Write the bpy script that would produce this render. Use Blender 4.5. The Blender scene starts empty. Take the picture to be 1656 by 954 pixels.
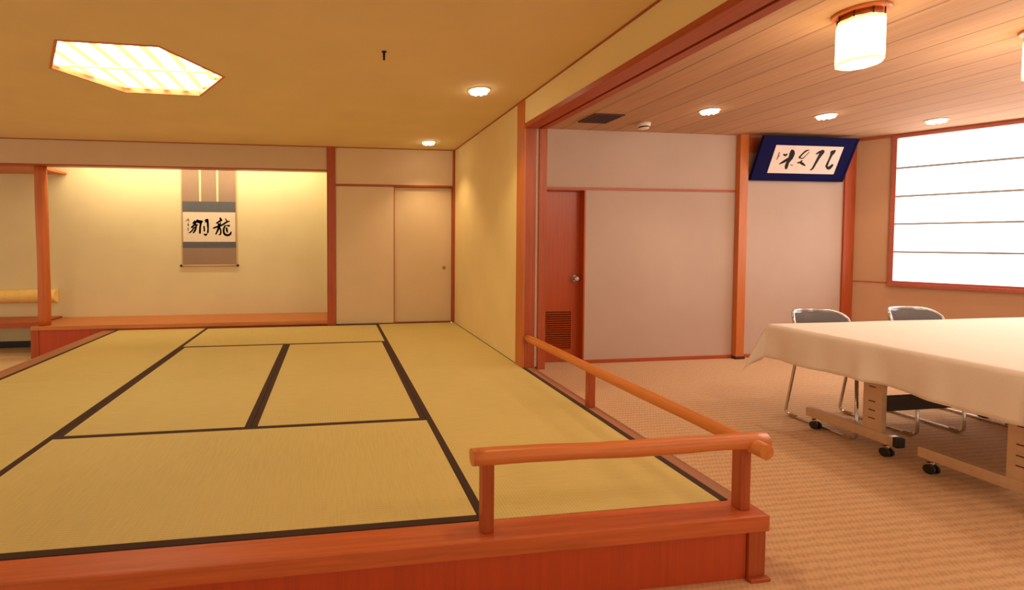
import bpy, bmesh, math, random
from mathutils import Vector, Matrix
random.seed(7)
S = bpy.context.scene
COL = S.collection

# ------------------------------------------------------------------ camera
F_PX, CX_PX, CY_PX = 758.29, 640.24, 414.82          # focal length and principal point, of a 1656x954 frame
YAW, PITCH, ROLL = 0.136194, -0.033651, 0.000768
cy, sy = math.cos(YAW), math.sin(YAW)
fw = Vector((sy*math.cos(PITCH), cy*math.cos(PITCH), math.sin(PITCH)))
rt = Vector((cy, -sy, 0)); up = rt.cross(fw)
r2 = rt*math.cos(ROLL) + up*math.sin(ROLL); u2 = r2.cross(fw)
cam = bpy.data.cameras.new('camera'); cam_ob = bpy.data.objects.new('camera', cam); COL.objects.link(cam_ob)
cam.sensor_width = 36; cam.sensor_fit = 'HORIZONTAL'; cam.lens = F_PX/1656*36
cam.shift_x = (828-CX_PX)/1656; cam.shift_y = -(477-CY_PX)/1656
cam.clip_start = .05; cam.clip_end = 100
cam_ob.matrix_world = Matrix(((r2.x, u2.x, -fw.x, 0), (r2.y, u2.y, -fw.y, 0), (r2.z, u2.z, -fw.z, 1.3), (0, 0, 0, 1)))
S.camera = cam_ob

# ------------------------------------------------------------------ world, exposure, large lights
S.view_settings.view_transform = 'Standard'; S.view_settings.look = 'None'
S.view_settings.exposure = 0.5; S.view_settings.gamma = 1; S.view_settings.use_curve_mapping = False
W = bpy.data.worlds.new('world'); S.world = W; W.use_nodes = True
W.node_tree.nodes['Background'].inputs[0].default_value = (1, .83, .60, 1)
W.node_tree.nodes['Background'].inputs[1].default_value = .72
WARM = (1, .74, .40)
HEX_EMIT, DOWN_W, COVE_W, WINDOW_EMIT, LANTERN_EMIT = 6.5, 21, 9.5, 3.0, 7.0

def light(name, kind, loc, energy, color, rot=(0, 0, 0), **kw):
    l = bpy.data.lights.new(name, kind); l.energy = energy; l.color = color
    for k, v in kw.items(): setattr(l, k, v)
    o = bpy.data.objects.new(name, l); COL.objects.link(o); o.location = loc; o.rotation_euler = rot
    return o

# ------------------------------------------------------------------ materials
def new_mat(name):
    m = bpy.data.materials.new(name); m.use_nodes = True
    nt = m.node_tree; b = nt.nodes['Principled BSDF']
    return m, nt, b
def node(nt, t, **kw):
    n = nt.nodes.new(t)
    for k, v in kw.items(): setattr(n, k, v)
    return n
def c4(c): return (c[0], c[1], c[2], 1)
def mapped(nt, scale):
    tc = node(nt, 'ShaderNodeTexCoord'); mp = node(nt, 'ShaderNodeMapping')
    nt.links.new(tc.outputs['Object'], mp.inputs[0]); mp.inputs['Scale'].default_value = scale
    return mp.outputs[0]
def ramp(nt, src, stops):
    r = node(nt, 'ShaderNodeValToRGB'); e = r.color_ramp.elements
    while len(e) < len(stops): e.new(.5)
    for el, (p, c) in zip(e, stops): el.position = p; el.color = c4(c)
    nt.links.new(src, r.inputs[0]); return r.outputs[0]
def bump(nt, b, src, strength, dist=.002):
    n = node(nt, 'ShaderNodeBump'); n.inputs['Strength'].default_value = strength; n.inputs['Distance'].default_value = dist
    nt.links.new(src, n.inputs['Height']); nt.links.new(n.outputs[0], b.inputs['Normal'])
def noise(nt, vec, scale, detail=4):
    n = node(nt, 'ShaderNodeTexNoise'); n.inputs['Scale'].default_value = scale; n.inputs['Detail'].default_value = detail
    nt.links.new(vec, n.inputs['Vector']); return n.outputs['Fac']
def dim(c, k): return tuple(x*k for x in c)

def plain(name, col, rough=.6, metal=0, var=.05, scale=30):
    m, nt, b = new_mat(name)
    f = noise(nt, mapped(nt, (1, 1, 1)), scale)
    nt.links.new(ramp(nt, f, [(.3, dim(col, 1-var)), (.7, dim(col, 1+var))]), b.inputs['Base Color'])
    b.inputs['Roughness'].default_value = rough; b.inputs['Metallic'].default_value = metal
    return m
def plaster(name, col):
    m, nt, b = new_mat(name); v = mapped(nt, (1, 1, 1))
    f = noise(nt, v, 2.5); g = noise(nt, v, 260, 2)
    nt.links.new(ramp(nt, f, [(.3, dim(col, .97)), (.7, dim(col, 1.03))]), b.inputs['Base Color'])
    b.inputs['Roughness'].default_value = .9; bump(nt, b, g, .12, .001)
    return m
def wood(name, col, axis, rough=.4, contrast=.22, scale=1.0):
    m, nt, b = new_mat(name)
    sc = [26*scale]*3; sc['xyz'.index(axis)] = 1.1*scale
    v = mapped(nt, sc); f = noise(nt, v, 2.2, 6); g = noise(nt, v, 9, 3)
    mx = node(nt, 'ShaderNodeMath', operation='MULTIPLY_ADD'); nt.links.new(g, mx.inputs[0]); mx.inputs[1].default_value = .35
    nt.links.new(f, mx.inputs[2])
    nt.links.new(ramp(nt, mx.outputs[0], [(.4, dim(col, 1-contrast)), (.62, col), (.85, dim(col, 1+contrast*.7))]), b.inputs['Base Color'])
    b.inputs['Roughness'].default_value = rough; bump(nt, b, g, .06, .001)
    return m
def emitter(name, col, strength):
    m, nt, b = new_mat(name)
    b.inputs['Base Color'].default_value = c4((.8, .8, .75)); b.inputs['Emission Color'].default_value = c4(col)
    b.inputs['Emission Strength'].default_value = strength; b.inputs['Roughness'].default_value = .6
    return m
def planks(name, col):
    m, nt, b = new_mat(name)
    v = mapped(nt, (22, .8, 22)); f = noise(nt, v, 2, 6)
    base = ramp(nt, f, [(.3, dim(col, .86)), (.55, col), (.8, dim(col, 1.1))])
    tc = node(nt, 'ShaderNodeTexCoord'); sp = node(nt, 'ShaderNodeSeparateXYZ'); nt.links.new(tc.outputs['Object'], sp.inputs[0])
    a = node(nt, 'ShaderNodeMath', operation='SUBTRACT'); nt.links.new(sp.outputs[0], a.inputs[0]); a.inputs[1].default_value = 2.35
    d = node(nt, 'ShaderNodeMath', operation='DIVIDE'); nt.links.new(a.outputs[0], d.inputs[0]); d.inputs[1].default_value = .295
    fr = node(nt, 'ShaderNodeMath', operation='FRACT'); nt.links.new(d.outputs[0], fr.inputs[0])
    pp = node(nt, 'ShaderNodeMath', operation='PINGPONG'); nt.links.new(fr.outputs[0], pp.inputs[0]); pp.inputs[1].default_value = .5
    gr = ramp(nt, pp.outputs[0], [(.0, (.55, .48, .44)), (.016, (.6, .54, .5)), (.03, (1, 1, 1))])
    fl = node(nt, 'ShaderNodeMath', operation='FLOOR'); nt.links.new(d.outputs[0], fl.inputs[0])
    wn = node(nt, 'ShaderNodeTexWhiteNoise', noise_dimensions='1D'); nt.links.new(fl.outputs[0], wn.inputs['W'])
    tone = ramp(nt, wn.outputs['Value'], [(0, (.93, .93, .93)), (1, (1.04, 1.03, 1.02))])
    m1 = node(nt, 'ShaderNodeMix', data_type='RGBA', blend_type='MULTIPLY'); m1.inputs[0].default_value = 1
    nt.links.new(base, m1.inputs[6]); nt.links.new(gr, m1.inputs[7])
    m2 = node(nt, 'ShaderNodeMix', data_type='RGBA', blend_type='MULTIPLY'); m2.inputs[0].default_value = 1
    nt.links.new(m1.outputs[2], m2.inputs[6]); nt.links.new(tone, m2.inputs[7])
    nt.links.new(m2.outputs[2], b.inputs['Base Color']); b.inputs['Roughness'].default_value = .8; b.inputs['Specular IOR Level'].default_value = .2
    bump(nt, b, pp.outputs[0], .2, .004)
    return m
def tatami(name, col, axis):
    m, nt, b = new_mat(name)
    tc = node(nt, 'ShaderNodeTexCoord')
    w = node(nt, 'ShaderNodeTexWave', wave_type='BANDS', bands_direction='X' if axis == 'y' else 'Y')
    w.inputs['Scale'].default_value = 22; w.inputs['Distortion'].default_value = .15
    nt.links.new(tc.outputs['Object'], w.inputs['Vector'])
    sc = (120, 6, 1) if axis == 'x' else (6, 120, 1)
    f = noise(nt, mapped(nt, sc), 1.2, 5); big = noise(nt, mapped(nt, (1, 1, 1)), 1.3, 2)
    a = node(nt, 'ShaderNodeMath', operation='MULTIPLY_ADD'); nt.links.new(w.outputs['Fac'], a.inputs[0]); a.inputs[1].default_value = .3; nt.links.new(f, a.inputs[2])
    c = node(nt, 'ShaderNodeMath', operation='MULTIPLY_ADD'); nt.links.new(big, c.inputs[0]); c.inputs[1].default_value = .5; nt.links.new(a.outputs[0], c.inputs[2])
    nt.links.new(ramp(nt, c.outputs[0], [(.45, dim(col, .88)), (.9, col), (1, dim(col, 1.06))]), b.inputs['Base Color'])
    b.inputs['Roughness'].default_value = .62; bump(nt, b, w.outputs['Fac'], .18, .002)
    return m
def carpet(name, col):
    m, nt, b = new_mat(name)
    tc = node(nt, 'ShaderNodeTexCoord')
    w = node(nt, 'ShaderNodeTexWave', wave_type='BANDS', bands_direction='Y'); w.inputs['Scale'].default_value = 7.4
    w.inputs['Distortion'].default_value = 2.2; w.inputs['Detail'].default_value = 3; w.inputs['Detail Scale'].default_value = 2.5
    nt.links.new(tc.outputs['Object'], w.inputs['Vector'])
    mp = mapped(nt, (1, 1, 1)); mp.node.inputs['Rotation'].default_value = (0, 0, .62)
    v = node(nt, 'ShaderNodeTexWave', wave_type='BANDS', bands_direction='X'); v.inputs['Scale'].default_value = 17; v.inputs['Distortion'].default_value = 2.0
    v.inputs['Detail Scale'].default_value = 3
    nt.links.new(mp, v.inputs['Vector'])
    f = noise(nt, mapped(nt, (1, 1.6, 1)), 45, 5)
    a = node(nt, 'ShaderNodeMath', operation='MULTIPLY_ADD'); nt.links.new(w.outputs['Fac'], a.inputs[0]); a.inputs[1].default_value = .42; nt.links.new(f, a.inputs[2])
    c = node(nt, 'ShaderNodeMath', operation='MULTIPLY_ADD'); nt.links.new(v.outputs['Fac'], c.inputs[0]); c.inputs[1].default_value = .22; nt.links.new(a.outputs[0], c.inputs[2])
    nt.links.new(ramp(nt, c.outputs[0], [(.4, dim(col, .80)), (.8, col), (1, dim(col, 1.12))]), b.inputs['Base Color'])
    b.inputs['Roughness'].default_value = .95; bump(nt, b, c.outputs[0], .3, .005)
    return m
def fabric(name, col, rough=.85, var=.08, scale=160):
    m, nt, b = new_mat(name); v = mapped(nt, (1, 1, 1))
    f = noise(nt, v, scale, 3); g = noise(nt, v, 5, 3)
    a = node(nt, 'ShaderNodeMath', operation='MULTIPLY_ADD'); nt.links.new(g, a.inputs[0]); a.inputs[1].default_value = .4; nt.links.new(f, a.inputs[2])
    nt.links.new(ramp(nt, a.outputs[0], [(.45, dim(col, 1-var)), (.95, dim(col, 1+var))]), b.inputs['Base Color'])
    b.inputs['Roughness'].default_value = rough; bump(nt, b, f, .1, .001)
    return m

M = {}
M['ceil_plaster'] = plaster('ceiling_plaster', (.84, .655, .35))
M['wall_plaster'] = plaster('wall_plaster', (.80, .69, .42))
M['mid_plaster'] = plaster('middle_wall_plaster', (.86, .66, .31))
M['frieze_plaster'] = plaster('frieze_plaster', (.70, .50, .33))
M['right_wall'] = plaster('right_wall_cloth', (.53, .385, .315))
M['window_wall'] = plaster('window_wall_cloth', (.56, .325, .19))
M['fusuma'] = plaster('door_paper', (.78, .58, .38))
REDW = (.41, .073, .016)
for a in 'xyz': M['red_'+a] = wood('red_wood_'+a, REDW, a)
M['front_top'] = wood('frame_top_wood', (.56, .122, .034), 'x', rough=.38)
M['panel_wood'] = wood('panel_wood', (.50, .062, .015), 'z', contrast=.13)
M['dull_y'] = wood('dull_timber', (.40, .17, .085), 'y', rough=.55, contrast=.15)
M['rail_x'] = wood('rail_wood_x', (.66, .19, .042), 'x', rough=.38, contrast=.15)
M['rail_y'] = wood('rail_wood_y', (.66, .21, .042), 'y', rough=.38, contrast=.15)
M['orange_z'] = wood('orange_wood_z', (.55, .15, .03), 'z', contrast=.15)
M['tok_floor'] = wood('alcove_floor_wood', (.58, .20, .055), 'x')
M['door_wood'] = wood('door_wood', (.43, .070, .013), 'z', contrast=.14, rough=.35)
M['planks'] = planks('ceiling_planks', (.54, .31, .175))
M['tat_y'] = tatami('tatami_straw_y', (.66, .525, .195), 'y')
M['tat_x'] = tatami('tatami_straw_x', (.66, .525, .195), 'x')
M['border'] = fabric('tatami_border_cloth', (.055, .022, .012), .9)
M['carpet'] = carpet('carpet_loop', (.61, .38, .215))
M['beige_floor'] = plain('entry_floor', (.78, .58, .34), .6)
M['cloth'] = fabric('white_cloth', (.86, .75, .64), .8, .03, 220)
M['steel'] = plain('painted_steel', (.62, .44, .28), .35, .3)
M['chrome'] = plain('chrome', (.62, .58, .55), .2, 1)
M['black'] = plain('black_plastic', (.012, .010, .010), .45)
M['dark_vent'] = plain('vent_grille', (.06, .012, .008), .6)
M['vinyl'] = plain('grey_vinyl', (.17, .15, .16), .18)
M['glide'] = plain('tan_glide', (.42, .22, .08), .5)
M['white_plastic'] = plain('white_plastic', (.78, .66, .55), .45)
M['blue_mat'] = fabric('navy_mount_cloth', (.008, .007, .055), 1.0, .2)
M['blue_mat'].node_tree.nodes['Principled BSDF'].inputs['Specular IOR Level'].default_value = .1
M['paper'] = fabric('calligraphy_paper', (.84, .72, .58), .85, .04, 60)
M['paper_pink'] = fabric('calligraphy_paper_pink', (.82, .66, .58), .85, .05, 60)
M['ink'] = plain('ink', (.030, .014, .006), .7)
M['ink_faint'] = plain('faint_ink', (.30, .20, .10), .8)
M['brown_silk'] = fabric('brown_silk', (.34, .225, .16), .8, .1, 90)
M['edge_silk'] = fabric('edge_silk', (.60, .38, .20), .8, .06, 90)
M['blue_silk'] = fabric('slate_silk', (.115, .12, .145), .8, .12, 90)
M['strip_silk'] = fabric('cream_silk', (.82, .68, .40), .8, .04, 90)
M['bolster'] = fabric('yellow_cover', (.95, .66, .22), .7, .08, 14)
M['hex_panel'] = emitter('hex_lamp_paper', (1, .90, .70), HEX_EMIT)
M['hex_bar'] = emitter('hex_lamp_bar', (1, .80, .30), .85)  # bars given a weak glow, standing in for lamplight through paper
M['lantern_band'] = emitter('lantern_band_glass', (1, .80, .24), 1.1)
M['bulb'] = emitter('bulb_glass', (1, .88, .66), 9)
M['lantern'] = emitter('lantern_glass', (1, .76, .38), LANTERN_EMIT)
M['pane'] = emitter('window_paper', (1, .985, .96), WINDOW_EMIT)
M['blind_bar'] = plain('window_bar_grey', (.36, .37, .38), .6)
M['window_frame'] = wood('window_frame_wood', (.42, .09, .05), 'x', contrast=.15)

# ------------------------------------------------------------------ mesh helpers
def wloc(o):
    v = Vector((0, 0, 0))
    while o is not None: v += o.location; o = o.parent
    return v
class MB:
    def __init__(s): s.bm = bmesh.new()
    def box(s, x0, x1, y0, y1, z0, z1, bev=0, rot=None):
        r = bmesh.ops.create_cube(s.bm, size=1)['verts']
        for v in r: v.co = Vector(((x0+x1)/2+v.co.x*(x1-x0), (y0+y1)/2+v.co.y*(y1-y0), (z0+z1)/2+v.co.z*(z1-z0)))
        if rot is not None:
            for v in r: v.co = rot @ v.co
        if bev:
            es = list({e for v in r for e in v.link_edges})
            bmesh.ops.bevel(s.bm, geom=es, offset=bev, segments=2, affect='EDGES', profile=.6)
        return s
    def tube(s, pts, rad, seg=12, cap=True):
        pts = [Vector(p) for p in pts]; n = len(pts)
        rads = rad if isinstance(rad, (list, tuple)) else [rad]*n
        rings = []; prev = None
        for i, p in enumerate(pts):
            t = (pts[min(i+1, n-1)]-pts[max(i-1, 0)]).normalized()
            if prev is None:
                a = t.orthogonal().normalized()
            else:
                a = (prev - t*prev.dot(t)).normalized()
            prev = a; b = t.cross(a)
            rings.append([s.bm.verts.new(p+(a*math.cos(2*math.pi*k/seg)+b*math.sin(2*math.pi*k/seg))*rads[i]) for k in range(seg)])
        for i in range(n-1):
            for k in range(seg):
                f = s.bm.faces.new((rings[i][k], rings[i][(k+1) % seg], rings[i+1][(k+1) % seg], rings[i+1][k])); f.smooth = True
        if cap:
            s.bm.faces.new(rings[0][::-1]); s.bm.faces.new(rings[-1])
        return s
    def lathe(s, cx, cy, prof, seg=32, rot0=0, smooth=True, capb=True, capt=True):
        rings = [[s.bm.verts.new((cx+r*math.cos(rot0+2*math.pi*k/seg), cy+r*math.sin(rot0+2*math.pi*k/seg), z)) for k in range(seg)] for r, z in prof]
        for i in range(len(rings)-1):
            for k in range(seg):
                f = s.bm.faces.new((rings[i][k], rings[i][(k+1) % seg], rings[i+1][(k+1) % seg], rings[i+1][k])); f.smooth = smooth
        if capb: s.bm.faces.new(rings[0][::-1])
        if capt: s.bm.faces.new(rings[-1])
        return s
    def prism(s, poly, z0, z1):
        a = [s.bm.verts.new((x, y, z0)) for x, y in poly]; b = [s.bm.verts.new((x, y, z1)) for x, y in poly]
        n = len(poly)
        s.bm.faces.new(a[::-1]); s.bm.faces.new(b)
        for i in range(n): s.bm.faces.new((a[i], a[(i+1) % n], b[(i+1) % n], b[i]))
        return s
    def ring(s, outer, inner, z0, z1):
        n = len(outer)
        V = lambda P, z: [s.bm.verts.new((x, y, z)) for x, y in P]
        o0, o1, i0, i1 = V(outer, z0), V(outer, z1), V(inner, z0), V(inner, z1)
        for k in range(n):
            j = (k+1) % n
            for q in ((o0[k], o0[j], o1[j], o1[k]), (i0[j], i0[k], i1[k], i1[j]), (o0[j], o0[k], i0[k], i0[j]), (o1[k], o1[j], i1[j], i1[k])):
                s.bm.faces.new(q)
        return s
    def build(s, name, mat, parent=None, origin=None):
        me = bpy.data.meshes.new(name)
        bmesh.ops.recalc_face_normals(s.bm, faces=s.bm.faces)
        o = bpy.data.objects.new(name, me)
        if parent is not None:
            off = wloc(parent)
        else:
            if origin is None:
                c = [v.co for v in s.bm.verts]
                off = Vector(((min(v.x for v in c)+max(v.x for v in c))/2, (min(v.y for v in c)+max(v.y for v in c))/2, min(v.z for v in c)))
            else: off = Vector(origin)
        bmesh.ops.translate(s.bm, verts=s.bm.verts, vec=-off)
        s.bm.to_mesh(me); s.bm.free()
        COL.objects.link(o)
        if parent is not None: o.parent = parent
        else: o.location = off
        me.materials.append(mat)
        return o
def box(*a, **k): return MB().box(*a, **k)
def tag(o, label, cat, group=None):
    o['label'] = label; o['category'] = cat
    if group: o['group'] = group
    return o
def struct(mb, name, mat, parent=None, label=None, cat=None):
    o = mb.build(name, mat, parent, origin=(0, 0, 0) if parent is None else None)
    if parent is None: o['kind'] = 'structure'
    if label: o['label'] = label
    if cat: o['category'] = cat
    return o
def empty(name, loc, label=None, cat=None, group=None, structure=False):
    o = bpy.data.objects.new(name, None); COL.objects.link(o); o.location = loc; o.empty_display_size = .1
    if structure: o['kind'] = 'structure'
    if label: tag(o, label, cat, group)
    return o
def copy_tree(o, parent=None):
    c = o.copy(); COL.objects.link(c); c.parent = parent
    for ch in list(o.children): copy_tree(ch, c)
    return c
def smooth_path(pts, n=6):
    P = [Vector(p) for p in pts]; out = []
    for i in range(len(P)-1):
        a, b, c, d = P[max(i-1, 0)], P[i], P[i+1], P[min(i+2, len(P)-1)]
        for k in range(n):
            t = k/n
            out.append(.5*((2*b)+(c-a)*t+(2*a-5*b+4*c-d)*t*t+(3*b-a-3*c+d)*t**3))
    out.append(P[-1]); return out
def fillet(pts, r, n=6):
    P = [Vector(p) for p in pts]; out = [P[0]]
    for i in range(1, len(P)-1):
        a = (P[i-1]-P[i]); b = (P[i+1]-P[i]); q = min(r, a.length*.45, b.length*.45)
        p0 = P[i]+a.normalized()*q; p1 = P[i]+b.normalized()*q
        for k in range(n+1):
            t = k/n; out.append(p0*(1-t)**2+P[i]*2*t*(1-t)+p1*t*t)
    out.append(P[-1]); return out

# ================================================================== SETTING
CZ = 2.455                       # ceiling
TZ = .25                         # tatami level
YB = 5.864                       # back wall of the tatami room
YA = 6.53                        # back wall of the alcove
YR = 4.62                        # back wall of the carpeted room
FZ = -.06                        # entry floor on the left
struct(box(-2.75, 8.5, -3, 6.8, -.12, 0), 'floor', M['carpet'])
struct(box(-8, -2.75, -3, 6.8, -.16, FZ), 'floor_left', M['beige_floor'])

# raised platform: base, frame timbers, panels
PL = empty('floor_platform', (-.5, 1.56, 0), structure=True)
MB().box(-2.64, 1.65, 1.66, YB, 0, .194).build('platform_base', M['panel_wood'], PL)
MB().box(-2.65, 1.66, 1.55, 1.668, .188, TZ, .004).build('front_timber', M['front_top'], PL)
MB().box(1.592, 1.662, 1.67, 3.9, .12, TZ-.002, .004).build('side_timber', M['dull_y'], PL)
MB().box(-2.65, -2.508, 1.67, YB, -.058, TZ-.002, .004).build('left_timber', M['dull_y'], PL)
MB().box(-2.6, 1.575, 1.566, 1.66, 0, .188).build('front_panel', M['panel_wood'], PL)
MB().box(1.578, 1.65, 1.556, 1.66, 0, .188, .003).build('corner_post', M['red_z'], PL)
MB().box(1.570, 1.656, 1.536, 1.556, .0, .014, .002).build('foot_strip', M['red_x'], PL)

# ceilings
HEX = [(-1.582, 2.967), (-1.849, 3.46), (-1.58, 3.952), (-1.036, 3.988), (-.751, 3.475), (-1.017, 2.974)]
hx = Vector((sum(p[0] for p in HEX)/6, sum(p[1] for p in HEX)/6))
HEX = [(hx.x+.553*math.cos(math.pi+k*math.pi/3*-1+math.pi/3+.02), hx.y+.553*math.sin(math.pi+k*-math.pi/3+math.pi/3+.02)) for k in range(6)]
def hex_scaled(k): return [(hx.x+(x-hx.x)*k, hx.y+(y-hx.y)*k) for x, y in HEX]
def ceiling_left():
    mb = MB(); bm = mb.bm
    R = [(1.58, 6.7), (1.58, -3), (-8, -3), (-8, 6.7)]
    for z in (CZ, CZ+.2):
        ov = [bm.verts.new((x, y, z)) for x, y in R]; iv = [bm.verts.new((x, y, z)) for x, y in HEX]
        es = [bm.edges.new((L[i], L[(i+1) % len(L)])) for L in (ov, iv) for i in range(len(L))]
        bmesh.ops.triangle_fill(bm, edges=es, use_beauty=True)
    bm.verts.ensure_lookup_table()
    lo = bm.verts[4:10]; hi = bm.verts[14:20]
    for i in range(6): bm.faces.new((lo[i], lo[(i+1) % 6], hi[(i+1) % 6], hi[i]))
    return mb
struct(ceiling_left(), 'ceiling_left', M['ceil_plaster'])
struct(box(1.755, 8.5, -3, 6.8, CZ, CZ+.1), 'ceiling_right', M['planks'])

# wall between the rooms
struct(box(1.562, 1.75, 3.80, YB+.02, 0, CZ), 'wall_middle', M['mid_plaster'])
struct(box(1.555, 1.572, 3.667, 3.815, TZ, CZ, .002), 'trim_1', M['orange_z'])
tr = empty('trim_2', (1.65, 3.7, TZ), structure=True)
MB().box(1.572, 1.662, 3.667, 3.80, TZ, CZ).build('jamb', M['red_z'], tr)
MB().box(1.690, 1.755, 3.667, 3.80, TZ-.02, CZ).build('jamb', M['red_z'], tr)
MB().box(1.662, 1.690, 3.685, 3.80, TZ, CZ).build('track_strip', M['white_plastic'], tr)
# lintel along the opening
struct(box(1.562, 1.75, -3, 3.70, 2.25, CZ), 'wall_lintel', M['mid_plaster'])
lt = empty('trim_3', (1.65, 1, 2.215), structure=True)
MB().box(1.556, 1.672, -3, 3.69, 2.215, 2.252, .002).build('lintel_board', M['red_y'], lt)
MB().box(1.694, 1.757, -3, 3.69, 2.215, 2.252, .002).build('lintel_board', M['red_y'], lt)
MB().box(1.672, 1.694, -3, 3.69, 2.24, 2.252).build('groove_bed', M['black'], lt)
MB().box(1.75, 1.757, -3, 3.69, 2.25, CZ).build('side_board', M['red_y'], lt)
# thin shadow bead between ceiling and walls
struct(box(1.553, 1.564, -3, YB, CZ-.010, CZ-.001), 'trim_4', M['red_y'])
struct(box(-8, 1.562, YB-.010, YB+.0, CZ-.010, CZ-.001), 'trim_5', M['red_x'])

# back wall of the tatami room
struct(box(-8, -.052, YB, YB+.12, 2.172, CZ), 'wall_frieze', M['frieze_plaster'])
struct(box(-8, -.052, YB-.004, YB+.125, 2.155, 2.172), 'trim_6', M['red_x'])
struct(box(-.056, .05, YB-.02, YB+.14, TZ, CZ, .004), 'trim_7', M['red_z'])
struct(box(.05, 1.562, YB, YB+.1, 2.0, CZ), 'wall_back', M['fusuma'])
struct(box(.05, 1.562, YB-.012, YB+.1, 1.978, 2.002, .002), 'trim_8', M['red_x'])
struct(box(1.534, 1.562, YB-.022, YB+.1, TZ, CZ, .002), 'trim_9', M['red_z'])
struct(box(.05, 1.534, YB+.062, YB+.10, 0, 2.0), 'wall_closet', M['fusuma'])
d = empty('door_1', (1.15, YB+.03, TZ+.012), structure=True)
MB().box(.789, 1.530, YB+.034, YB+.058, TZ+.016, 1.972).build('panel', M['fusuma'], d)
e = MB(); e.box(.778, .789, YB+.030, YB+.060, TZ+.004, 1.978); e.box(.789, 1.532, YB+.030, YB+.060, TZ+.004, TZ+.016)
e.build('edge_frame', M['red_z'], d)
h = MB()
def ring_y(mb, x, z, y, r, depth, seg=24):
    mb.tube([(x, y-depth, z), (x, y, z)], r, seg); return mb
ring_y(h, 1.434, .954, YB+.034, .026, .004).build('finger_pull', M['chrome'], d)
h2 = MB(); ring_y(h2, 1.434, .954, YB+.031, .019, .0025).build('pull_cup', M['glide'], d.children[-1])
d = empty('door_2', (.42, YB+.01, TZ+.012), structure=True)
MB().box(.052, .776, YB+.002, YB+.026, TZ+.012, 1.976).build('panel', M['fusuma'], d)
MB().box(.776, .782, YB+.000, YB+.028, TZ+.006, 1.978).build('edge_frame', M['red_z'], d)

# alcove
struct(box(-8, -.02, YA, YA+.1, -.16, CZ+.05), 'wall_alcove', M['wall_plaster'])
struct(box(-.052, .05, YB+.12, YA, 0, CZ), 'wall_alcove_right', M['wall_plaster'])
af = empty('floor_alcove', (-1.7, 6.2, 0), structure=True)
MB().box(-3.42, -.054, YB-.012, YA, .268, .313, .004).build('floor_board', M['tok_floor'], af)
MB().box(-3.40, -.054, YB+.006, YB+.05, FZ, .268).build('front_panel', M['panel_wood'], af)
MB().box(-3.425, -3.34, YB-.002, YB+.09, FZ, .267, .003).build('end_post', M['red_z'], af)
MB().box(-3.42, -3.38, YB+.09, YA, FZ, .268).build('end_panel', M['panel_wood'], af)
struct(box(-8, -3.345, YB+.03, YA, 2.138, 2.165, .003), 'ceiling_alcove', M['orange_z'])
struct(box(-8, -3.42, YA-.012, YA, FZ, .02), 'baseboard_alcove', M['black'])

# back wall of the carpeted room
struct(box(2.646, 6.2, YR, YR+.15, 0, CZ), 'wall_right_back', M['right_wall'])
struct(box(1.755, 2.646, YR, YR+.15, 1.85, CZ), 'wall_over_door', M['right_wall'])
struct(box(1.755, 4.396, YR-.012, YR, 1.834, 1.858, .002), 'trim_10', M['red_x'])
struct(box(2.646, 6.0, YR-.012, YR, 0, .038, .002), 'baseboard_right', M['red_x'])
struct(box(2.630, 2.646, YR, YR+.15, 0, 1.85), 'trim_11', M['door_wood'])
struct(box(1.755, 2.646, YR+.001, YR+.15, 1.828, 1.85), 'trim_12', M['door_wood'])
d = empty('door_3', (2.2, YR+.1, 0), structure=True)
dm = MB(); dm.box(1.80, 2.63, YR+.09, YR+.125, .008, .135); dm.box(1.80, 2.63, YR+.09, YR+.125, .545, 1.828)
dm.box(2.545, 2.63, YR+.09, YR+.125, .135, .545); dm.box(1.80, 2.02, YR+.09, YR+.125, .135, .545)
dm.build('door_leaf', M['door_wood'], d)
lv = MB()
for k in range(17):
    z = .148+k*.0238
    lv.box(2.02, 2.545, -.019, .019, -.0035, .0035, rot=Matrix.Translation((0, YR+.107, z)) @ Matrix.Rotation(math.radians(20), 4, 'X'))
lo_ = lv.build('louver_vent', M['door_wood'], d)
MB().box(2.02, 2.545, YR+.127, YR+.131, .135, .545).build('dark_backing', M['black'], lo_)  # black sheet added to deepen the shade between the louvers
kb = MB()
ring_y(kb, 2.575, .90, YR+.09, .034, .008)
kb.tube([(2.575, YR+.082, .9), (2.575, YR+.06, .9), (2.575, YR+.048, .9), (2.575, YR+.03, .9), (2.575, YR+.022, .9)], [.012, .012, .027, .029, .018], 20)
kb.build('door_knob', M['chrome'], d)
t13 = empty('trim_13', (4.445, 4.59, 0), structure=True)
MB().box(4.396, 4.497, YR-.058, YR, 0, CZ, .003).build('post', M['orange_z'], t13)
MB().box(4.39, 4.503, YR-.066, YR-.004, 0, .03, .002).build('post_base', M['dark_vent'], t13)
struct(box(4.497, 5.80, YR-.03, YR, 2.27, CZ), 'trim_14', M['red_x'])
struct(box(5.775, 5.915, YR-.02, YR+.02, 0, CZ, .003), 'trim_15', M['red_z'])

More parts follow.
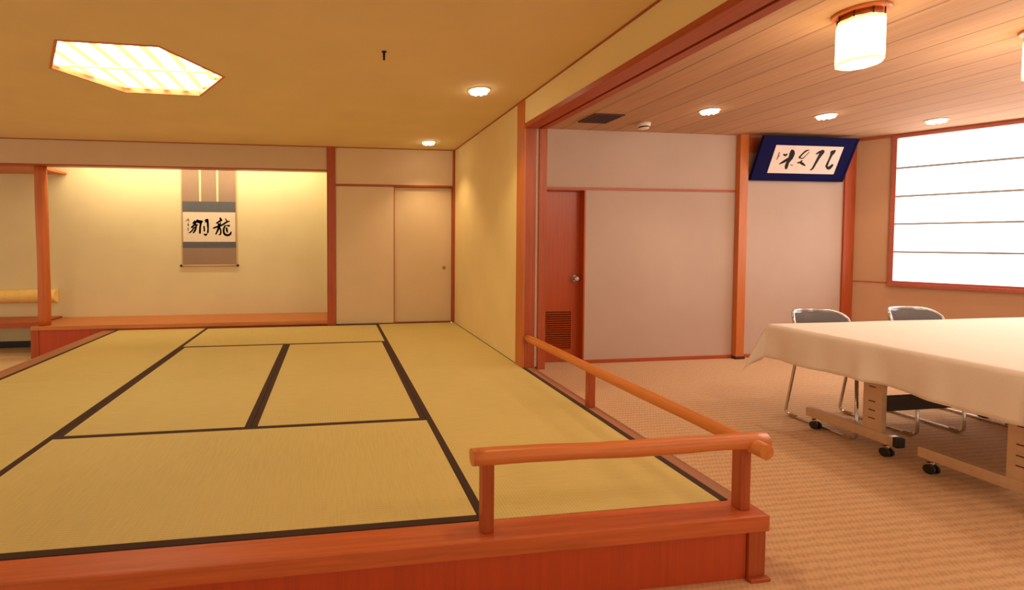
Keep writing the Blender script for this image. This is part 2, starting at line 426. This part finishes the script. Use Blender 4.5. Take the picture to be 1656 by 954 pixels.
# window wall, turned 28 degrees
WC = Vector((5.924, 4.62, 0)); WD = Vector((.4702, -.8825, 0)); WN = Vector((-.8825, -.4702, 0))
WM = Matrix(((WD.x, -WN.x, 0, WC.x), (WD.y, -WN.y, 0, WC.y), (0, 0, 1, 0), (0, 0, 0, 1)))    # local x along the wall, y outwards
def wbox(mb, t0, t1, o0, o1, z0, z1): return mb.box(t0, t1, o0, o1, z0, z1, rot=WM)
WT0, WT1, WZ0, WZ1 = .325, 3.3, .868, 2.408
struct(wbox(MB(), -.1, WT0-.02, 0, .15, 0, CZ), 'wall_window_side', M['window_wall'])
struct(wbox(MB(), WT0-.02, 5.5, 0, .15, 0, .835), 'wall_window_low', M['window_wall'])
struct(wbox(MB(), WT1+.02, 5.5, 0, .15, .835, CZ), 'wall_window_end', M['window_wall'])
struct(wbox(MB(), .0, 5.5, -.014, 0, CZ-.026, CZ-.001), 'trim_16', M['red_x'])
struct(wbox(MB(), .0, WT0-.02, -.006, 0, .838, .85), 'trim_17', M['red_x'])
struct(wbox(MB(), .0, 5.5, -.012, 0, .0, .038), 'baseboard_window', M['red_x'])
wn = empty('window_1', (WC + WD*1.8), structure=True); wn.location.z = .81
fm = MB()
wbox(fm, WT0-.032, WT0+.003, -.03, .15, .812, CZ-.02); wbox(fm, WT1-.003, WT1+.032, -.03, .15, .812, CZ-.02)
wbox(fm, WT0+.003, WT1-.003, -.03, .15, WZ1, CZ-.02); wbox(fm, WT0+.003, WT1-.003, -.01, .15, .835, WZ0)
fm.build('frame', M['window_frame'], wn)
wbox(MB(), WT0-.032, WT1+.03, -.05, -.01, .812, .845).build('window_sill', M['window_frame'], wn)
wbox(MB(), WT0+.003, WT1-.003, .06, .066, WZ0, WZ1).build('pane', M['pane'], wn)
for z in (2.094, 1.787, 1.487, 1.182):
    wbox(MB(), WT0+.003, WT1-.003, .044, .06, z-.011, z+.011).build('bar', M['blind_bar'], wn)

# ================================================================== TATAMI MATS
XS = [-2.505, -1.465, -.455, .548, 1.590]
def tatami_mat(x0, x1, y0, y1, along, label, b0=True, b1=True):
    g = .0012; x0 += g; x1 -= g; y0 += g; y1 -= g; bw = .034
    root = empty('tatami_mat', ((x0+x1)/2, (y0+y1)/2, .195), label, 'tatami mat', 'tatami mats on the raised floor')
    if along == 'y':
        MB().box(x0+bw, x1-bw, y0, y1, .195, TZ).build('woven_surface', M['tat_y'], root)
        for a in (x0, x1-bw): MB().box(a, a+bw, y0, y1, .195, TZ+.0015).build('cloth_border', M['border'], root)
    else:
        MB().box(x0, x1, y0+bw, y1-bw, .195, TZ).build('woven_surface', M['tat_x'], root)
        for a in (y0, y1-bw): MB().box(x0, x1, a, a+bw, .195, TZ+.0015).build('cloth_border', M['border'], root)
YF, Y1, Y2, YE, YM = 1.668, 2.70, 4.815, YB-.014, 3.79
tatami_mat(XS[0], XS[1], YF, YM, 'y', 'straw tatami mat along the left edge, the nearer of two there')
tatami_mat(XS[0], XS[1], YM, YE, 'y', 'straw tatami mat beside the left timber edge, just in front of the alcove step')
tatami_mat(XS[1], XS[3], YF, Y1, 'x', 'widest straw tatami mat lying crosswise behind the front timber step')
tatami_mat(XS[1], XS[2], Y1, Y2, 'y', 'left one of the pair of lengthwise tatami mats in the middle')
tatami_mat(XS[2], XS[3], Y1, Y2, 'y', 'right one of the pair of lengthwise tatami mats in the middle')
tatami_mat(XS[1], XS[3], Y2, YE, 'x', 'straw tatami mat lying crosswise at the back below the hanging scroll')
tatami_mat(XS[3], XS[4], YF, YM, 'y', 'straw tatami mat inside the corner of the log handrail')
tatami_mat(XS[3], XS[4], YM, YE, 'y', 'straw tatami mat in front of the white sliding door')

# ================================================================== HANDRAIL
hr = empty('handrail', (1.6, 1.6, TZ), 'orange log handrail on square posts around the platform corner', 'railing')
def log(p0, p1, r, n=24):
    p0, p1 = Vector(p0), Vector(p1); pts = []; rr = []
    for i in range(n+1):
        t = i/n; p = p0.lerp(p1, t)
        pts.append(p + Vector((0, 0, .002*math.sin(t*9)))); rr.append(r*(1+.03*math.sin(t*13)+.02*math.sin(t*29)))
    return pts, rr
p, r = log((.494, 1.604, .524), (1.675, 1.594, .522), .030); mb = MB().tube(p, r, 24); mb.build('rail', M['rail_x'], hr)
p, r = log((1.598, 3.667, .497), (1.612, 1.525, .508), .029); mb = MB().tube(p, r, 24); mb.build('rail', M['rail_y'], hr)
for x, y in ((.553, 1.61), (1.594, 1.615), (1.622, 2.75)):
    MB().box(x-.022, x+.022, y-.022, y+.022, TZ, .505, .004).build('post', M['red_z'], hr)

# ================================================================== LEFT BAY AND ALCOVE THINGS
pole = MB(); pp = []; rr = []
for i in range(25):
    t = i/24; pp.append((-3.315+.004*math.sin(t*5), YB+.075, .313+t*(2.155-.313))); rr.append(.062+.0015*math.sin(t*11))
pole.tube(pp, rr, 28)
M['pole'] = wood('pole_wood', (.56, .135, .026), 'z', contrast=.15)
tag(pole.build('alcove_pole', M['pole']), 'round polished log pole standing at the left end of the alcove', 'pole')
bn = empty('bench', (-4.6, 6.3, FZ), 'low reddish wood bench board left of the alcove pole', 'bench')
MB().box(-6, -3.435, 6.04, YA-.006, .268, .332, .004).build('seat', M['red_x'], bn)
MB().box(-6, -5.94, 6.1, YA-.02, FZ, .268, .004).build('leg', M['red_z'], bn)
MB().box(-3.50, -3.437, 6.1, YA-.02, FZ, .268, .004).build('leg', M['panel_wood'], bn)
bo = MB(); prof = []
for k in range(17):
    a = math.pi/2 - math.pi*k/16
    prof.append((-.088*math.cos(a)-.002, .088*math.sin(a)))
def bolster(mb, xs):
    rings = []
    for i, x in enumerate(xs):
        sc = .93 if i in (0, len(xs)-1) else (1.0 if i % 4 else .975)
        rings.append([mb.bm.verts.new((x - (.02 if i == len(xs)-1 else 0)*(1-abs(q[1])/.088), YA+q[0]*sc, .592+q[1]*sc)) for q in prof])
    n = len(prof)
    for i in range(len(rings)-1):
        for k in range(n-1):
            f = mb.bm.faces.new((rings[i][k], rings[i][k+1], rings[i+1][k+1], rings[i+1][k])); f.smooth = True
        mb.bm.faces.new((rings[i][n-1], rings[i][0], rings[i+1][0], rings[i+1][n-1]))
    mb.bm.faces.new(rings[0]); mb.bm.faces.new(rings[-1][::-1])
bolster(bo, [-5.9+(5.9-3.475)*i/40 for i in range(41)])
tag(bo.build('backrest_bolster', M['bolster']), 'long yellow padded bolster fixed on the wall above the low bench', 'cushion')

# cove lamp behind the frieze, washing the alcove wall
cv = empty('cove_lamp', (-1.7, YB+.19, 2.36), 'tube lamp tucked behind the frieze, lighting the alcove wall', 'lamp')
MB().box(-3.25, -.15, YB+.125, YB+.17, 2.33, 2.43).build('housing', M['white_plastic'], cv)
MB().tube([(-3.2, YB+.20, 2.38), (-.2, YB+.20, 2.38)], .014, 12).build('tube', M['bulb'], cv)
cl = light('cove_light', 'AREA', (-1.75, YB+.23, 2.36), COVE_W, (1, .86, .54), (math.radians(38), 0, 0), shape='RECTANGLE', size=3.2, size_y=.06)

# calligraphy strokes -------------------------------------------------------
def strokes(mb, data, place, off):
    for s in data:
        pts = smooth_path([(x, y, w) for x, y, w in s], 5)
        L = [(place(p.x, p.y), p.z) for p in pts]
        for i, (q, w) in enumerate(L):
            ring = []
            for k in range(10):
                a = 2*math.pi*k/10
                ring.append(mb.bm.verts.new(place(pts[i].x+w*math.cos(a), pts[i].y+w*math.sin(a), off)))
            mb.bm.faces.new(ring)
            if i < len(L)-1:
                a, b = pts[i], pts[i+1]; dx, dy = b.x-a.x, b.y-a.y; l = math.hypot(dx, dy) or 1
                nx, ny = -dy/l, dx/l
                mb.bm.faces.new([mb.bm.verts.new(place(*c, off)) for c in ((a.x+nx*a.z, a.y+ny*a.z), (b.x+nx*b.z, b.y+ny*b.z), (b.x-nx*b.z, b.y-ny*b.z), (a.x-nx*a.z, a.y-ny*a.z))])
    return mb
DRAGON = [[(1075, 215, 22), (1090, 255, 26)], [(965, 345, 14), (1060, 290, 20), (1120, 262, 14)], [(1000, 330, 12), (1030, 400, 22), (1020, 430, 18)],
          [(1085, 330, 10), (1050, 390, 20), (1000, 440, 16)], [(890, 478, 18), (1030, 430, 22), (1150, 380, 20), (1240, 320, 20), (1325, 290, 14)],
          [(1215, 215, 8), (1250, 275, 16)], [(1040, 450, 24), (1000, 540, 22), (950, 645, 16)], [(1060, 470, 18), (1085, 560, 18), (1075, 640, 18), (1035, 665, 12)],
          [(1230, 405, 10), (1290, 410, 14), (1330, 400, 12)], [(1200, 420, 20), (1165, 520, 22), (1180, 630, 24), (1260, 675, 24), (1340, 650, 22), (1370, 590, 16)],
          [(1245, 480, 20), (1255, 540, 24), (1270, 595, 14)], [(1320, 430, 12), (1280, 425, 10)]]
SOAR = [[(370, 285, 16), (330, 350, 20)], [(320, 350, 18), (380, 330, 22), (450, 280, 30)], [(280, 460, 18), (360, 400, 24), (450, 395, 16)],
        [(400, 330, 20), (350, 400, 24), (290, 470, 18)], [(330, 480, 16), (400, 450, 22), (420, 400, 16)], [(410, 440, 22), (380, 540, 26), (330, 610, 18)],
        [(340, 490, 18), (290, 560, 20), (225, 610, 16)], [(440, 270, 26), (500, 300, 34), (570, 300, 28)], [(555, 310, 28), (520, 430, 26), (510, 610, 28)],
        [(430, 310, 22), (500, 340, 18)], [(625, 440, 22), (630, 500, 20), (630, 560, 20)], [(665, 270, 24), (715, 260, 34)], [(650, 330, 8), (690, 300, 24)],
        [(725, 260, 26), (730, 400, 28), (735, 500, 20), (725, 595, 26)], [(620, 640, 12), (665, 665, 30), (705, 640, 14)]]
SIGN = [[(115, 300, 6), (165, 265, 9), (205, 240, 12)], [(180, 250, 8), (215, 300, 12)], [(175, 375, 9), (215, 380, 9)], [(180, 405, 10), (210, 405, 9)], [(185, 350, 5), (190, 430, 6)],
        [(180, 480, 8), (205, 500, 9)], [(175, 520, 6), (200, 540, 7)], [(185, 490, 5), (185, 570, 5)], [(180, 600, 5), (200, 610, 5)]]
# hanging scroll
sc = empty('hanging_scroll', (-1.61, YA-.004, .95), 'hanging scroll with two black brush characters on the alcove wall', 'scroll')
MB().box(-1.962, -1.256, YA-.005, YA-.001, .975, 2.40).build('mounting_silk', M['brown_silk'], sc)
for a in (-1.966, -1.270): MB().box(a, a+.016, YA-.0062, YA-.001, .975, 2.40).build('silk_edge', M['edge_silk'], sc)
MB().box(-1.950, -1.270, YA-.0066, YA-.002, 1.677, 1.818).build('slate_band', M['blue_silk'], sc)
MB().box(-1.950, -1.270, YA-.0066, YA-.002, 1.206, 1.284).build('slate_band', M['blue_silk'], sc)
pa = MB().box(-1.943, -1.277, YA-.0066, YA-.002, 1.284, 1.677).build('paper', M['paper'], sc)
def on_scroll(x, y, off=0): return (-1.943+(x-50)/1440*.666, YA-.0070-off, 1.677-(y-48)/808*.393)
ST = lambda data: strokes(MB(), data, on_scroll, .0004)
ST([[(x, y, w*1.2) for x, y, w in q] for q in DRAGON]).build('brush_character', M['ink'], pa)
ST(SOAR).build('brush_character', M['ink'], pa)
ST(SIGN).build('signature', M['ink_faint'], pa)
for x in (-1.722, -1.502): MB().box(x-.012, x+.012, YA-.0085, YA-.005, 1.818, 2.40).build('hanging_strip', M['strip_silk'], sc)
MB().tube([(-1.955, YA-.014, .968), (-1.263, YA-.014, .968)], .0125, 16).build('roller', M['edge_silk'], sc)
for a, b in ((-1.982, -1.955), (-1.263, -1.236)): MB().tube([(a, YA-.014, .968), (b, YA-.014, .968)], .0155, 16).build('roller_knob', M['black'], sc)

# framed calligraphy, tilted forward below the ceiling
P_BL, P_BR, P_TL, P_TR = Vector((4.535, 4.575, 1.962)), Vector((5.715, 4.575, 1.964)), Vector((4.535, 4.415, 2.412)), Vector((5.70, 4.415, 2.412))
FX = (P_BR-P_BL).normalized(); FY = (P_TL-P_BL).normalized(); FN = FX.cross(FY).normalized()      # FN faces the room
FWd, FH = 1.172, (P_TL-P_BL).length
FMt = Matrix(((FX.x, FY.x, FN.x, P_BL.x), (FX.y, FY.y, FN.y, P_BL.y), (FX.z, FY.z, FN.z, P_BL.z), (0, 0, 0, 1)))
fr = empty('framed_calligraphy', (5.12, 4.55, 1.96), 'navy framed row of four brush characters tilted forward under the ceiling', 'picture')
def fbox(mb, x0, x1, y0, y1, z0, z1, bev=0): return mb.box(x0, x1, y0, y1, z0, z1, rot=FMt)
fbox(MB(), .02, FWd-.02, .02, FH-.02, -.022, -.004).build('mount', M['blue_mat'], fr)
fe = MB(); fbox(fe, 0, FWd, 0, .022, -.03, .0); fbox(fe, 0, FWd, FH-.022, FH, -.03, .0); fbox(fe, 0, .022, .022, FH-.022, -.03, 0); fbox(fe, FWd-.022, FWd, .022, FH-.022, -.03, 0)
fe.build('frame', M['blue_mat'], fr)
px0, px1, py0, py1 = .178, 1.015, .085, .385
pf = fbox(MB(), px0, px1, py0, py1, -.006, -.002).build('paper', M['paper_pink'], fr)
def on_frame(x, y, off=0):
    v = (y-85-(x-230)*.03)/560; u = (x-(230-165*v))/1340
    return FMt @ Vector((px0+u*(px1-px0), py1-v*(py1-py0), -.002+.0006+off))
CH = [[[(535, 190, 14), (545, 240, 40), (520, 330, 36)], [(525, 330, 34), (470, 420, 24), (445, 490, 26), (435, 545, 20)], [(485, 345, 16), (400, 405, 20), (300, 460, 8)], [(375, 270, 10), (405, 285, 18), (440, 270, 12)], [(520, 480, 6), (560, 490, 6)]],
      [[(870, 185, 6), (810, 205, 13), (740, 270, 12), (690, 330, 14)], [(690, 340, 10), (740, 350, 9), (770, 345, 7)], [(770, 345, 7), (880, 220, 5)], [(660, 440, 10), (720, 425, 14), (745, 395, 10)], [(700, 430, 14), (760, 460, 20), (810, 495, 10)]],
      [[(1020, 265, 8), (1080, 230, 18), (1150, 215, 28)], [(1145, 225, 30), (1090, 310, 24), (1020, 450, 18), (965, 560, 14), (925, 585, 8)]],
      [[(1395, 200, 14), (1345, 240, 36)], [(1340, 250, 24), (1295, 370, 16), (1255, 480, 18)], [(1245, 500, 18), (1270, 545, 20), (1310, 545, 26), (1365, 490, 18)]]]
for c in CH: strokes(MB(), [[(x, y, w*1.3) for x, y, w in q] for q in c], on_frame, .0003).build('brush_character', M['ink'], pf)
strokes(MB(), [[(290, 230, 10), (270, 300, 10), (245, 370, 9)], [(300, 290, 6), (265, 330, 6)]], on_frame, .0003).build('signature', M['ink_faint'], pf)
for x in (4.85, 5.40): MB().tube([(x, 4.42, 2.40), (x, 4.588, 2.40)], .004, 8).build('hanger', M['black'], fr)

# ================================================================== CEILING FITTINGS
hl = empty('hexagonal_lamp', (hx.x, hx.y, CZ-.02), 'large six-sided recessed ceiling lamp with wooden lattice, glowing white', 'ceiling lamp')
MB().ring(hex_scaled(1.02), hex_scaled(.985), CZ-.004, CZ+.040).build('rim', M['rail_x'], hl)
MB().prism(hex_scaled(.985), CZ+.040, CZ+.047).build('paper_panel', M['hex_panel'], hl)
def hex_clip(x=None, y=None, k=.983):
    P = hex_scaled(k); hits = []
    for i in range(6):
        (x0, y0), (x1, y1) = P[i], P[(i+1) % 6]
        if x is not None and (x0-x)*(x1-x) < 0: hits.append(y0+(y1-y0)*(x-x0)/(x1-x0))
        if y is not None and (y0-y)*(y1-y) < 0: hits.append(x0+(x1-x0)*(y-y0)/(y1-y0))
    return min(hits), max(hits)
for k in range(-3, 4):
    x = hx.x+.02+k*.141
    if abs(x-hx.x) > .53: continue
    a, b = hex_clip(x=x)
    MB().box(x-.022, x+.022, a, b, CZ+.030, CZ+.040).build('lattice_bar', M['hex_bar'], hl)
a, b = hex_clip(y=hx.y+.01)
MB().box(a, b, hx.y-.010, hx.y+.030, CZ+.020, CZ+.030).build('lattice_bar', M['hex_bar'], hl)

def downlight(x, y, label, group, trim_mat, on=True):
    root = empty('downlight', (x, y, CZ-.02), label, 'downlight', group)
    MB().ring([(x+.085*math.cos(k*math.pi/16), y+.085*math.sin(k*math.pi/16)) for k in range(32)],
              [(x+.073*math.cos(k*math.pi/16), y+.073*math.sin(k*math.pi/16)) for k in range(32)], CZ-.006, CZ).build('trim_ring', trim_mat, root)
    lens = MB(); bm = lens.bm; rings = []
    for q, z in ((.030, CZ-.024), (.052, CZ-.022), (.066, CZ-.014), (.073, CZ-.001)):
        rings.append([])
        for k in range(48):
            a = k*math.pi/24; tooth = (.5+.5*math.cos(8*(a-.2)))**2*(.014 if z < CZ-.01 else 0)
            rings[-1].append(bm.verts.new((x+q*math.cos(a), y+q*math.sin(a), z-tooth*(q/.066))))
    for i in range(3):
        for k in range(48): bm.faces.new((rings[i][k], rings[i][(k+1) % 48], rings[i+1][(k+1) % 48], rings[i+1][k]))
    bm.faces.new(rings[0][::-1]); bm.faces.new(rings[-1])
    lens.build('lens', M['bulb'], root)
    return root
def spot(x, y, power=DOWN_W, col=WARM, size=110, blend=.8):
    light('downlight_beam', 'SPOT', (x, y, CZ-.06), power, col, spot_size=math.radians(size), spot_blend=blend, shadow_soft_size=.05)
gl = 'downlights in the plaster ceiling'
downlight(1.125, 3.515, 'round downlight in the plaster ceiling, the nearer and larger-looking of the two', gl, M['ceil_plaster'])
downlight(1.130, 5.43, 'round downlight in the plaster ceiling right before the white sliding door', gl, M['ceil_plaster'])
gr = 'downlights in the plank ceiling'
downlight(3.315, 3.77, 'round downlight in the plank ceiling, nearest to the dark vent and smoke detector', gr, M['planks'])
downlight(4.503, 3.77, 'round downlight in the plank ceiling in front of the navy framed calligraphy', gr, M['planks'])
downlight(5.72, 3.77, 'round downlight in the plank ceiling beside the white window', gr, M['planks'])
for x, y in ((1.125, 3.515), (1.13, 5.43), (1.125, 1.6), (-3.2, 5.0), (-3.2, 1.6)): spot(x, y)  # last three beams are added, no downlight is built there
for x in (3.315, 4.503, 5.72): spot(x, 3.77, DOWN_W*.8, (1, .80, .58))

for x, y, w in ((2.645, 2.062, 4), (3.85, 2.062, 15), (5.05, 2.062, 17)):      # point lights added to brighten the tablecloth, the last with no lantern
    light('table_fill', 'POINT', (x, y, 2.13), w, (1, .86, .70), shadow_soft_size=.09)
for x, y in ((2.645, .4), (3.85, .4)):        # unseen point lights added to brighten carpet and tablecloth, no lantern there
    light('near_fill', 'POINT', (x, y, 2.25), 12, (1, .84, .62), shadow_soft_size=.1)

hk = MB(); hk.lathe(.322, 2.889, [(.012, CZ-.004), (.017, CZ-.001)], 16); hk.lathe(.322, 2.889, [(.005, CZ-.052), (.0075, CZ-.048), (.0075, CZ-.004)], 14)
tag(hk.build('ceiling_hook', M['black']), 'tiny black hook stub hanging from the plaster ceiling', 'hook')

vt = empty('ceiling_vent', (2.515, 4.15, CZ-.01), 'dark square air vent set in the plank ceiling', 'vent')
vf = MB(); sq = lambda r: [(2.515-r, 4.15-r*1.06), (2.515+r, 4.15-r*1.06), (2.515+r, 4.15+r*1.06), (2.515-r, 4.15+r*1.06)]
vf.ring(sq(.145), sq(.125), CZ-.010, CZ).build('frame', M['dark_vent'], vt)
gv = MB(); gv.box(2.39, 2.64, 4.02, 4.28, CZ-.002, CZ-.0005)
for k in range(12):
    y = 4.028+k*.0215; gv.box(2.39, 2.64, y, y+.009, CZ-.009, CZ-.002)
gv.build('grille', M['dark_vent'], vt)

sd = empty('smoke_detector', (3.03, 4.26, CZ-.06), 'small white round smoke detector on the plank ceiling beside the vent', 'smoke detector')
MB().lathe(3.03, 4.26, [(.055, CZ-.038), (.062, CZ-.033), (.064, CZ-.001)], 28).build('body', M['white_plastic'], sd)
MB().lathe(3.03, 4.26, [(.044, CZ-.050), (.044, CZ-.038)], 28).build('gap', M['black'], sd)
MB().lathe(3.03, 4.26, [(.030, CZ-.064), (.048, CZ-.060), (.050, CZ-.050)], 28).build('sensor_cap', M['white_plastic'], sd)

def lantern(x, y, label):
    root = empty('ceiling_lantern', (x, y, 2.19), label, 'ceiling lamp', 'glass lanterns on the plank ceiling')
    MB().lathe(x, y, [(.108, CZ-.014), (.113, CZ-.001)], 32).build('base_plate', M['rail_x'], root)
    MB().lathe(x, y, [(.080, CZ-.045), (.082, CZ-.014)], 32).build('neck', M['red_x'], root)
    sh = MB().lathe(x, y, [(.091, 2.208), (.094, 2.214), (.094, CZ-.062), (.091, CZ-.058)], 8, rot0=.4, smooth=False).build('glass_shade', M['lantern'], root)
    MB().lathe(x, y, [(.074, 2.186), (.0935, 2.196), (.0935, 2.210)], 8, rot0=.4, smooth=False).build('glass_foot', M['lantern_band'], sh)
    MB().lathe(x, y, [(.0935, CZ-.060), (.0935, CZ-.048), (.085, CZ-.040)], 8, rot0=.4, smooth=False).build('glass_shoulder', M['lantern_band'], sh)
    for k in range(8):
        a = .4+k*math.pi/4
        MB().tube([(x+.089*math.cos(a), y+.089*math.sin(a), CZ-.046), (x+.089*math.cos(a), y+.089*math.sin(a), CZ-.014)], .003, 8).build('stud', M['black'], root)
lantern(2.645, 2.062, 'glowing glass lantern on the plank ceiling, wholly in view above the tablecloth')
lantern(3.85, 2.062, 'glowing glass lantern on the plank ceiling, cut off by the right picture edge')

# ================================================================== TABLES
def make_table():
    X0, Y1_ = 3.125, 2.952            # far left corner
    root = empty('folding_table', (X0+.9, Y1_-.32, 0))
    MB().box(X0, X0+1.8, Y1_-.63, Y1_, .672, .698, .004).build('tabletop', M['white_plastic'], root)
    for lx in (3.32, 4.745):
        leg = MB().box(lx-.018, lx+.018, 2.385, 2.488, .132, .672, .004).build('leg', M['steel'], root)
        for z in (.205, .255, .31, .40): MB().box(lx-.0195, lx-.017, 2.42, 2.455, z, z+.006).build('bolt_slot', M['dark_vent'], leg)
        ft = MB().box(lx-.026, lx+.026, 2.318, 2.834, .079, .137, .004).build('foot_bar', M['steel'], root)
        MB().box(lx-.027, lx+.027, 2.292, 2.318, .078, .138, .006).build('end_cap', M['black'], ft)
        MB().box(lx-.0268, lx+.0268, 2.318, 2.345, .0785, .1375, .004).build('end_sleeve', M['chrome'], ft)
        for y in (2.785, 2.365):
            w = MB().tube([(lx-.022, y, .026), (lx-.008, y, .026)], .026, 20); w.tube([(lx+.008, y, .026), (lx+.022, y, .026)], .026, 20); w.tube([(lx-.021, y, .026), (lx+.021, y, .026)], .008, 12)
            wh = w.build('caster', M['black'], root)
            k = MB().tube([(lx, y+.012, .086), (lx, y+.012, .058)], .012, 12); k.box(lx-.007, lx+.007, y-.010, y+.022, .026, .062, .003)
            k.build('caster_fork', M['chrome'], wh)
    MB().box(3.338, 4.727, 2.415, 2.437, .252, .345, .003).build('cross_beam', M['black'], root)
    return root
ta = make_table(); tag(ta, 'folding table on casters under the white cloth, its farther left leg fully visible', 'table', 'folding tables under the white cloth')
tb = copy_tree(ta); tb.location.y -= .634; tb['label'] = 'folding table on casters under the white cloth, its leg column at the right picture edge'

# tablecloth
def tablecloth():
    X0, X1, Y0, Y1_, Z = 3.113, 6.05, 1.676, 2.966, .7015
    D = .235
    mb = MB(); bm = mb.bm
    na = [-D+D*i/10 for i in range(10)] + [(X1-X0)*i/70 for i in range(71)]
    nb = [-D+D*i/10 for i in range(10)] + [(Y1_-Y0)*i/60 for i in range(61)] + [(Y1_-Y0)+D*(i+1)/10 for i in range(10)]
    W_, H_ = X1-X0, Y1_-Y0
    def P(a, b):
        da = max(-a, 0); db = max(-b, b-H_, 0); sb = -1 if b < 0 else 1
        bx = max(a, 0); by = min(max(b, 0), H_)
        if da == 0 and db == 0:
            return (X0+bx, Y0+by, Z+.0012*math.sin(a*7+b*3)*math.sin(b*9)+.0022*math.exp(-((b-.62-.03*math.sin(a*3))/.02)**2)+.0018*math.exp(-((b-.95-.04*math.sin(a*2+1))/.018)**2)*math.sin(a*1.7+.6)**2)
        if da > 0 and db > 0:
            r = math.hypot(da, db); th = math.atan2(db, da)      # 0: left side, 90: end side
            fl = math.sin(2*th)**1.6; ins = math.exp(-((th-.32)/.2)**2)
            return (X0-.012-r*(.40*fl*math.cos(th)+.03-.15*ins), Y0+by+sb*(.004+r*(.34*fl*math.sin(th)+.02)), Z-r*(.99+.13*fl))
        if da > 0:
            u = b/H_
            w = .022*math.sin(b*8.5)+.014*math.sin(b*19+1)+.006*math.sin(b*41)
            bulge = .030*math.exp(-((b-(H_-.634))/.05)**2)
            return (X0-.012*min(da/.03, 1)-(da/D)*(.008+w*.75+bulge), Y0+b, Z-da*(1.0+.02*math.sin(b*6)-.05*math.exp(-((b-.55)/.25)**2)))
        w = .010*math.sin(a*10)
        k = .004 if sb > 0 else .012
        return (X0+a, Y0+by+sb*(k*min(db/.03, 1)+(db/D)*(.004+(w if sb < 0 else 0))), Z-db)
    V = [[bm.verts.new(P(a, b)) for b in nb] for a in na]
    for i in range(len(na)-1):
        for j in range(len(nb)-1):
            f = bm.faces.new((V[i][j], V[i+1][j], V[i+1][j+1], V[i][j+1])); f.smooth = True
    return mb
o = tablecloth().build('tablecloth', M['cloth'])
md = o.modifiers.new('thickness', 'SOLIDIFY'); md.thickness = .0015; md.offset = 1
tag(o, 'long white tablecloth draped over the joined tables with a flared corner', 'tablecloth')

# ================================================================== CHAIRS
def make_chair():
    cx, cyy = 3.60, 2.81
    root = empty('meeting_chair', (cx, cyy, 0))
    w = .235
    for s in (-1, 1):
        x = cx+s*w
        path = fillet([(x, cyy-.235, .425), (x, cyy-.245, .011), (x, cyy+.238, .011), (x-s*.004, cyy+.175, .40), (x-s*.010, cyy+.186, .60)], .045)
        MB().tube(path, .0095, 12).build('side_frame', M['chrome'], root)
        for y in (cyy-.195, cyy+.175):
            MB().box(x-.013, x+.013, y-.022, y+.022, .001, .026, .004).build('glide', M['glide'], root)
    st = MB(); bm = st.bm; n = 12; rows = []
    for i in range(n+1):
        y = cyy-.235+.40*i/n; row = []
        for j in range(n+1):
            t = j/n*2-1; row.append(bm.verts.new((cx+t*.222, y, .438+.012*t*t-.012*max(0, 1-i/3)**2)))
        rows.append(row)
    for i in range(n):
        for j in range(n):
            f = bm.faces.new((rows[i][j], rows[i][j+1], rows[i+1][j+1], rows[i+1][j])); f.smooth = True
    so = st.build('seat', M['vinyl'], root); m_ = so.modifiers.new('pad', 'SOLIDIFY'); m_.thickness = .022; m_.offset = -1
    # backrest: curved panel with rounded top corners, chrome rim
    def bp(t, z):
        k = .80+.20*min(max((z-.535)/.16, 0), 1)
        return (cx+.012+t*.245*k, cyy+.300-.125*abs(t)**2.2+(z-.55)*.10, z)
    z0, z1, rc = .535, .772, .105
    bk = MB(); bm = bk.bm; nt_, nz = 24, 10; rows = []
    def top(t):
        a = abs(t)*.25; e_ = .25-a
        return z1 if e_ > rc else z1-rc+math.sqrt(max(rc*rc-(rc-e_)**2, 0))
    for i in range(nz+1):
        rows.append([bm.verts.new(bp(-1+2*j/nt_, z0+(top(-1+2*j/nt_)-z0)*i/nz)) for j in range(nt_+1)])
    for i in range(nz):
        for j in range(nt_):
            f = bm.faces.new((rows[i][j], rows[i][j+1], rows[i+1][j+1], rows[i+1][j])); f.smooth = True
    bo_ = bk.build('backrest', M['vinyl'], root); m_ = bo_.modifiers.new('pad', 'SOLIDIFY'); m_.thickness = .014; m_.offset = 0
    rim = [bp(-1, z0+.02), bp(-1, .62)] + [bp(-1+2*j/40, top(-1+2*j/40)) for j in range(41)] + [bp(1, .62), bp(1, z0+.02)]
    MB().tube(rim, .0095, 10).build('rim', M['chrome'], root)
    return root
c1 = make_chair(); tag(c1, 'grey chair with chrome rim behind the table, in front of the pale wall panel', 'chair', 'chairs behind the table')
c2 = copy_tree(c1); c2.location.x += .845; c2['label'] = 'grey chair with chrome rim behind the table, below the white window'
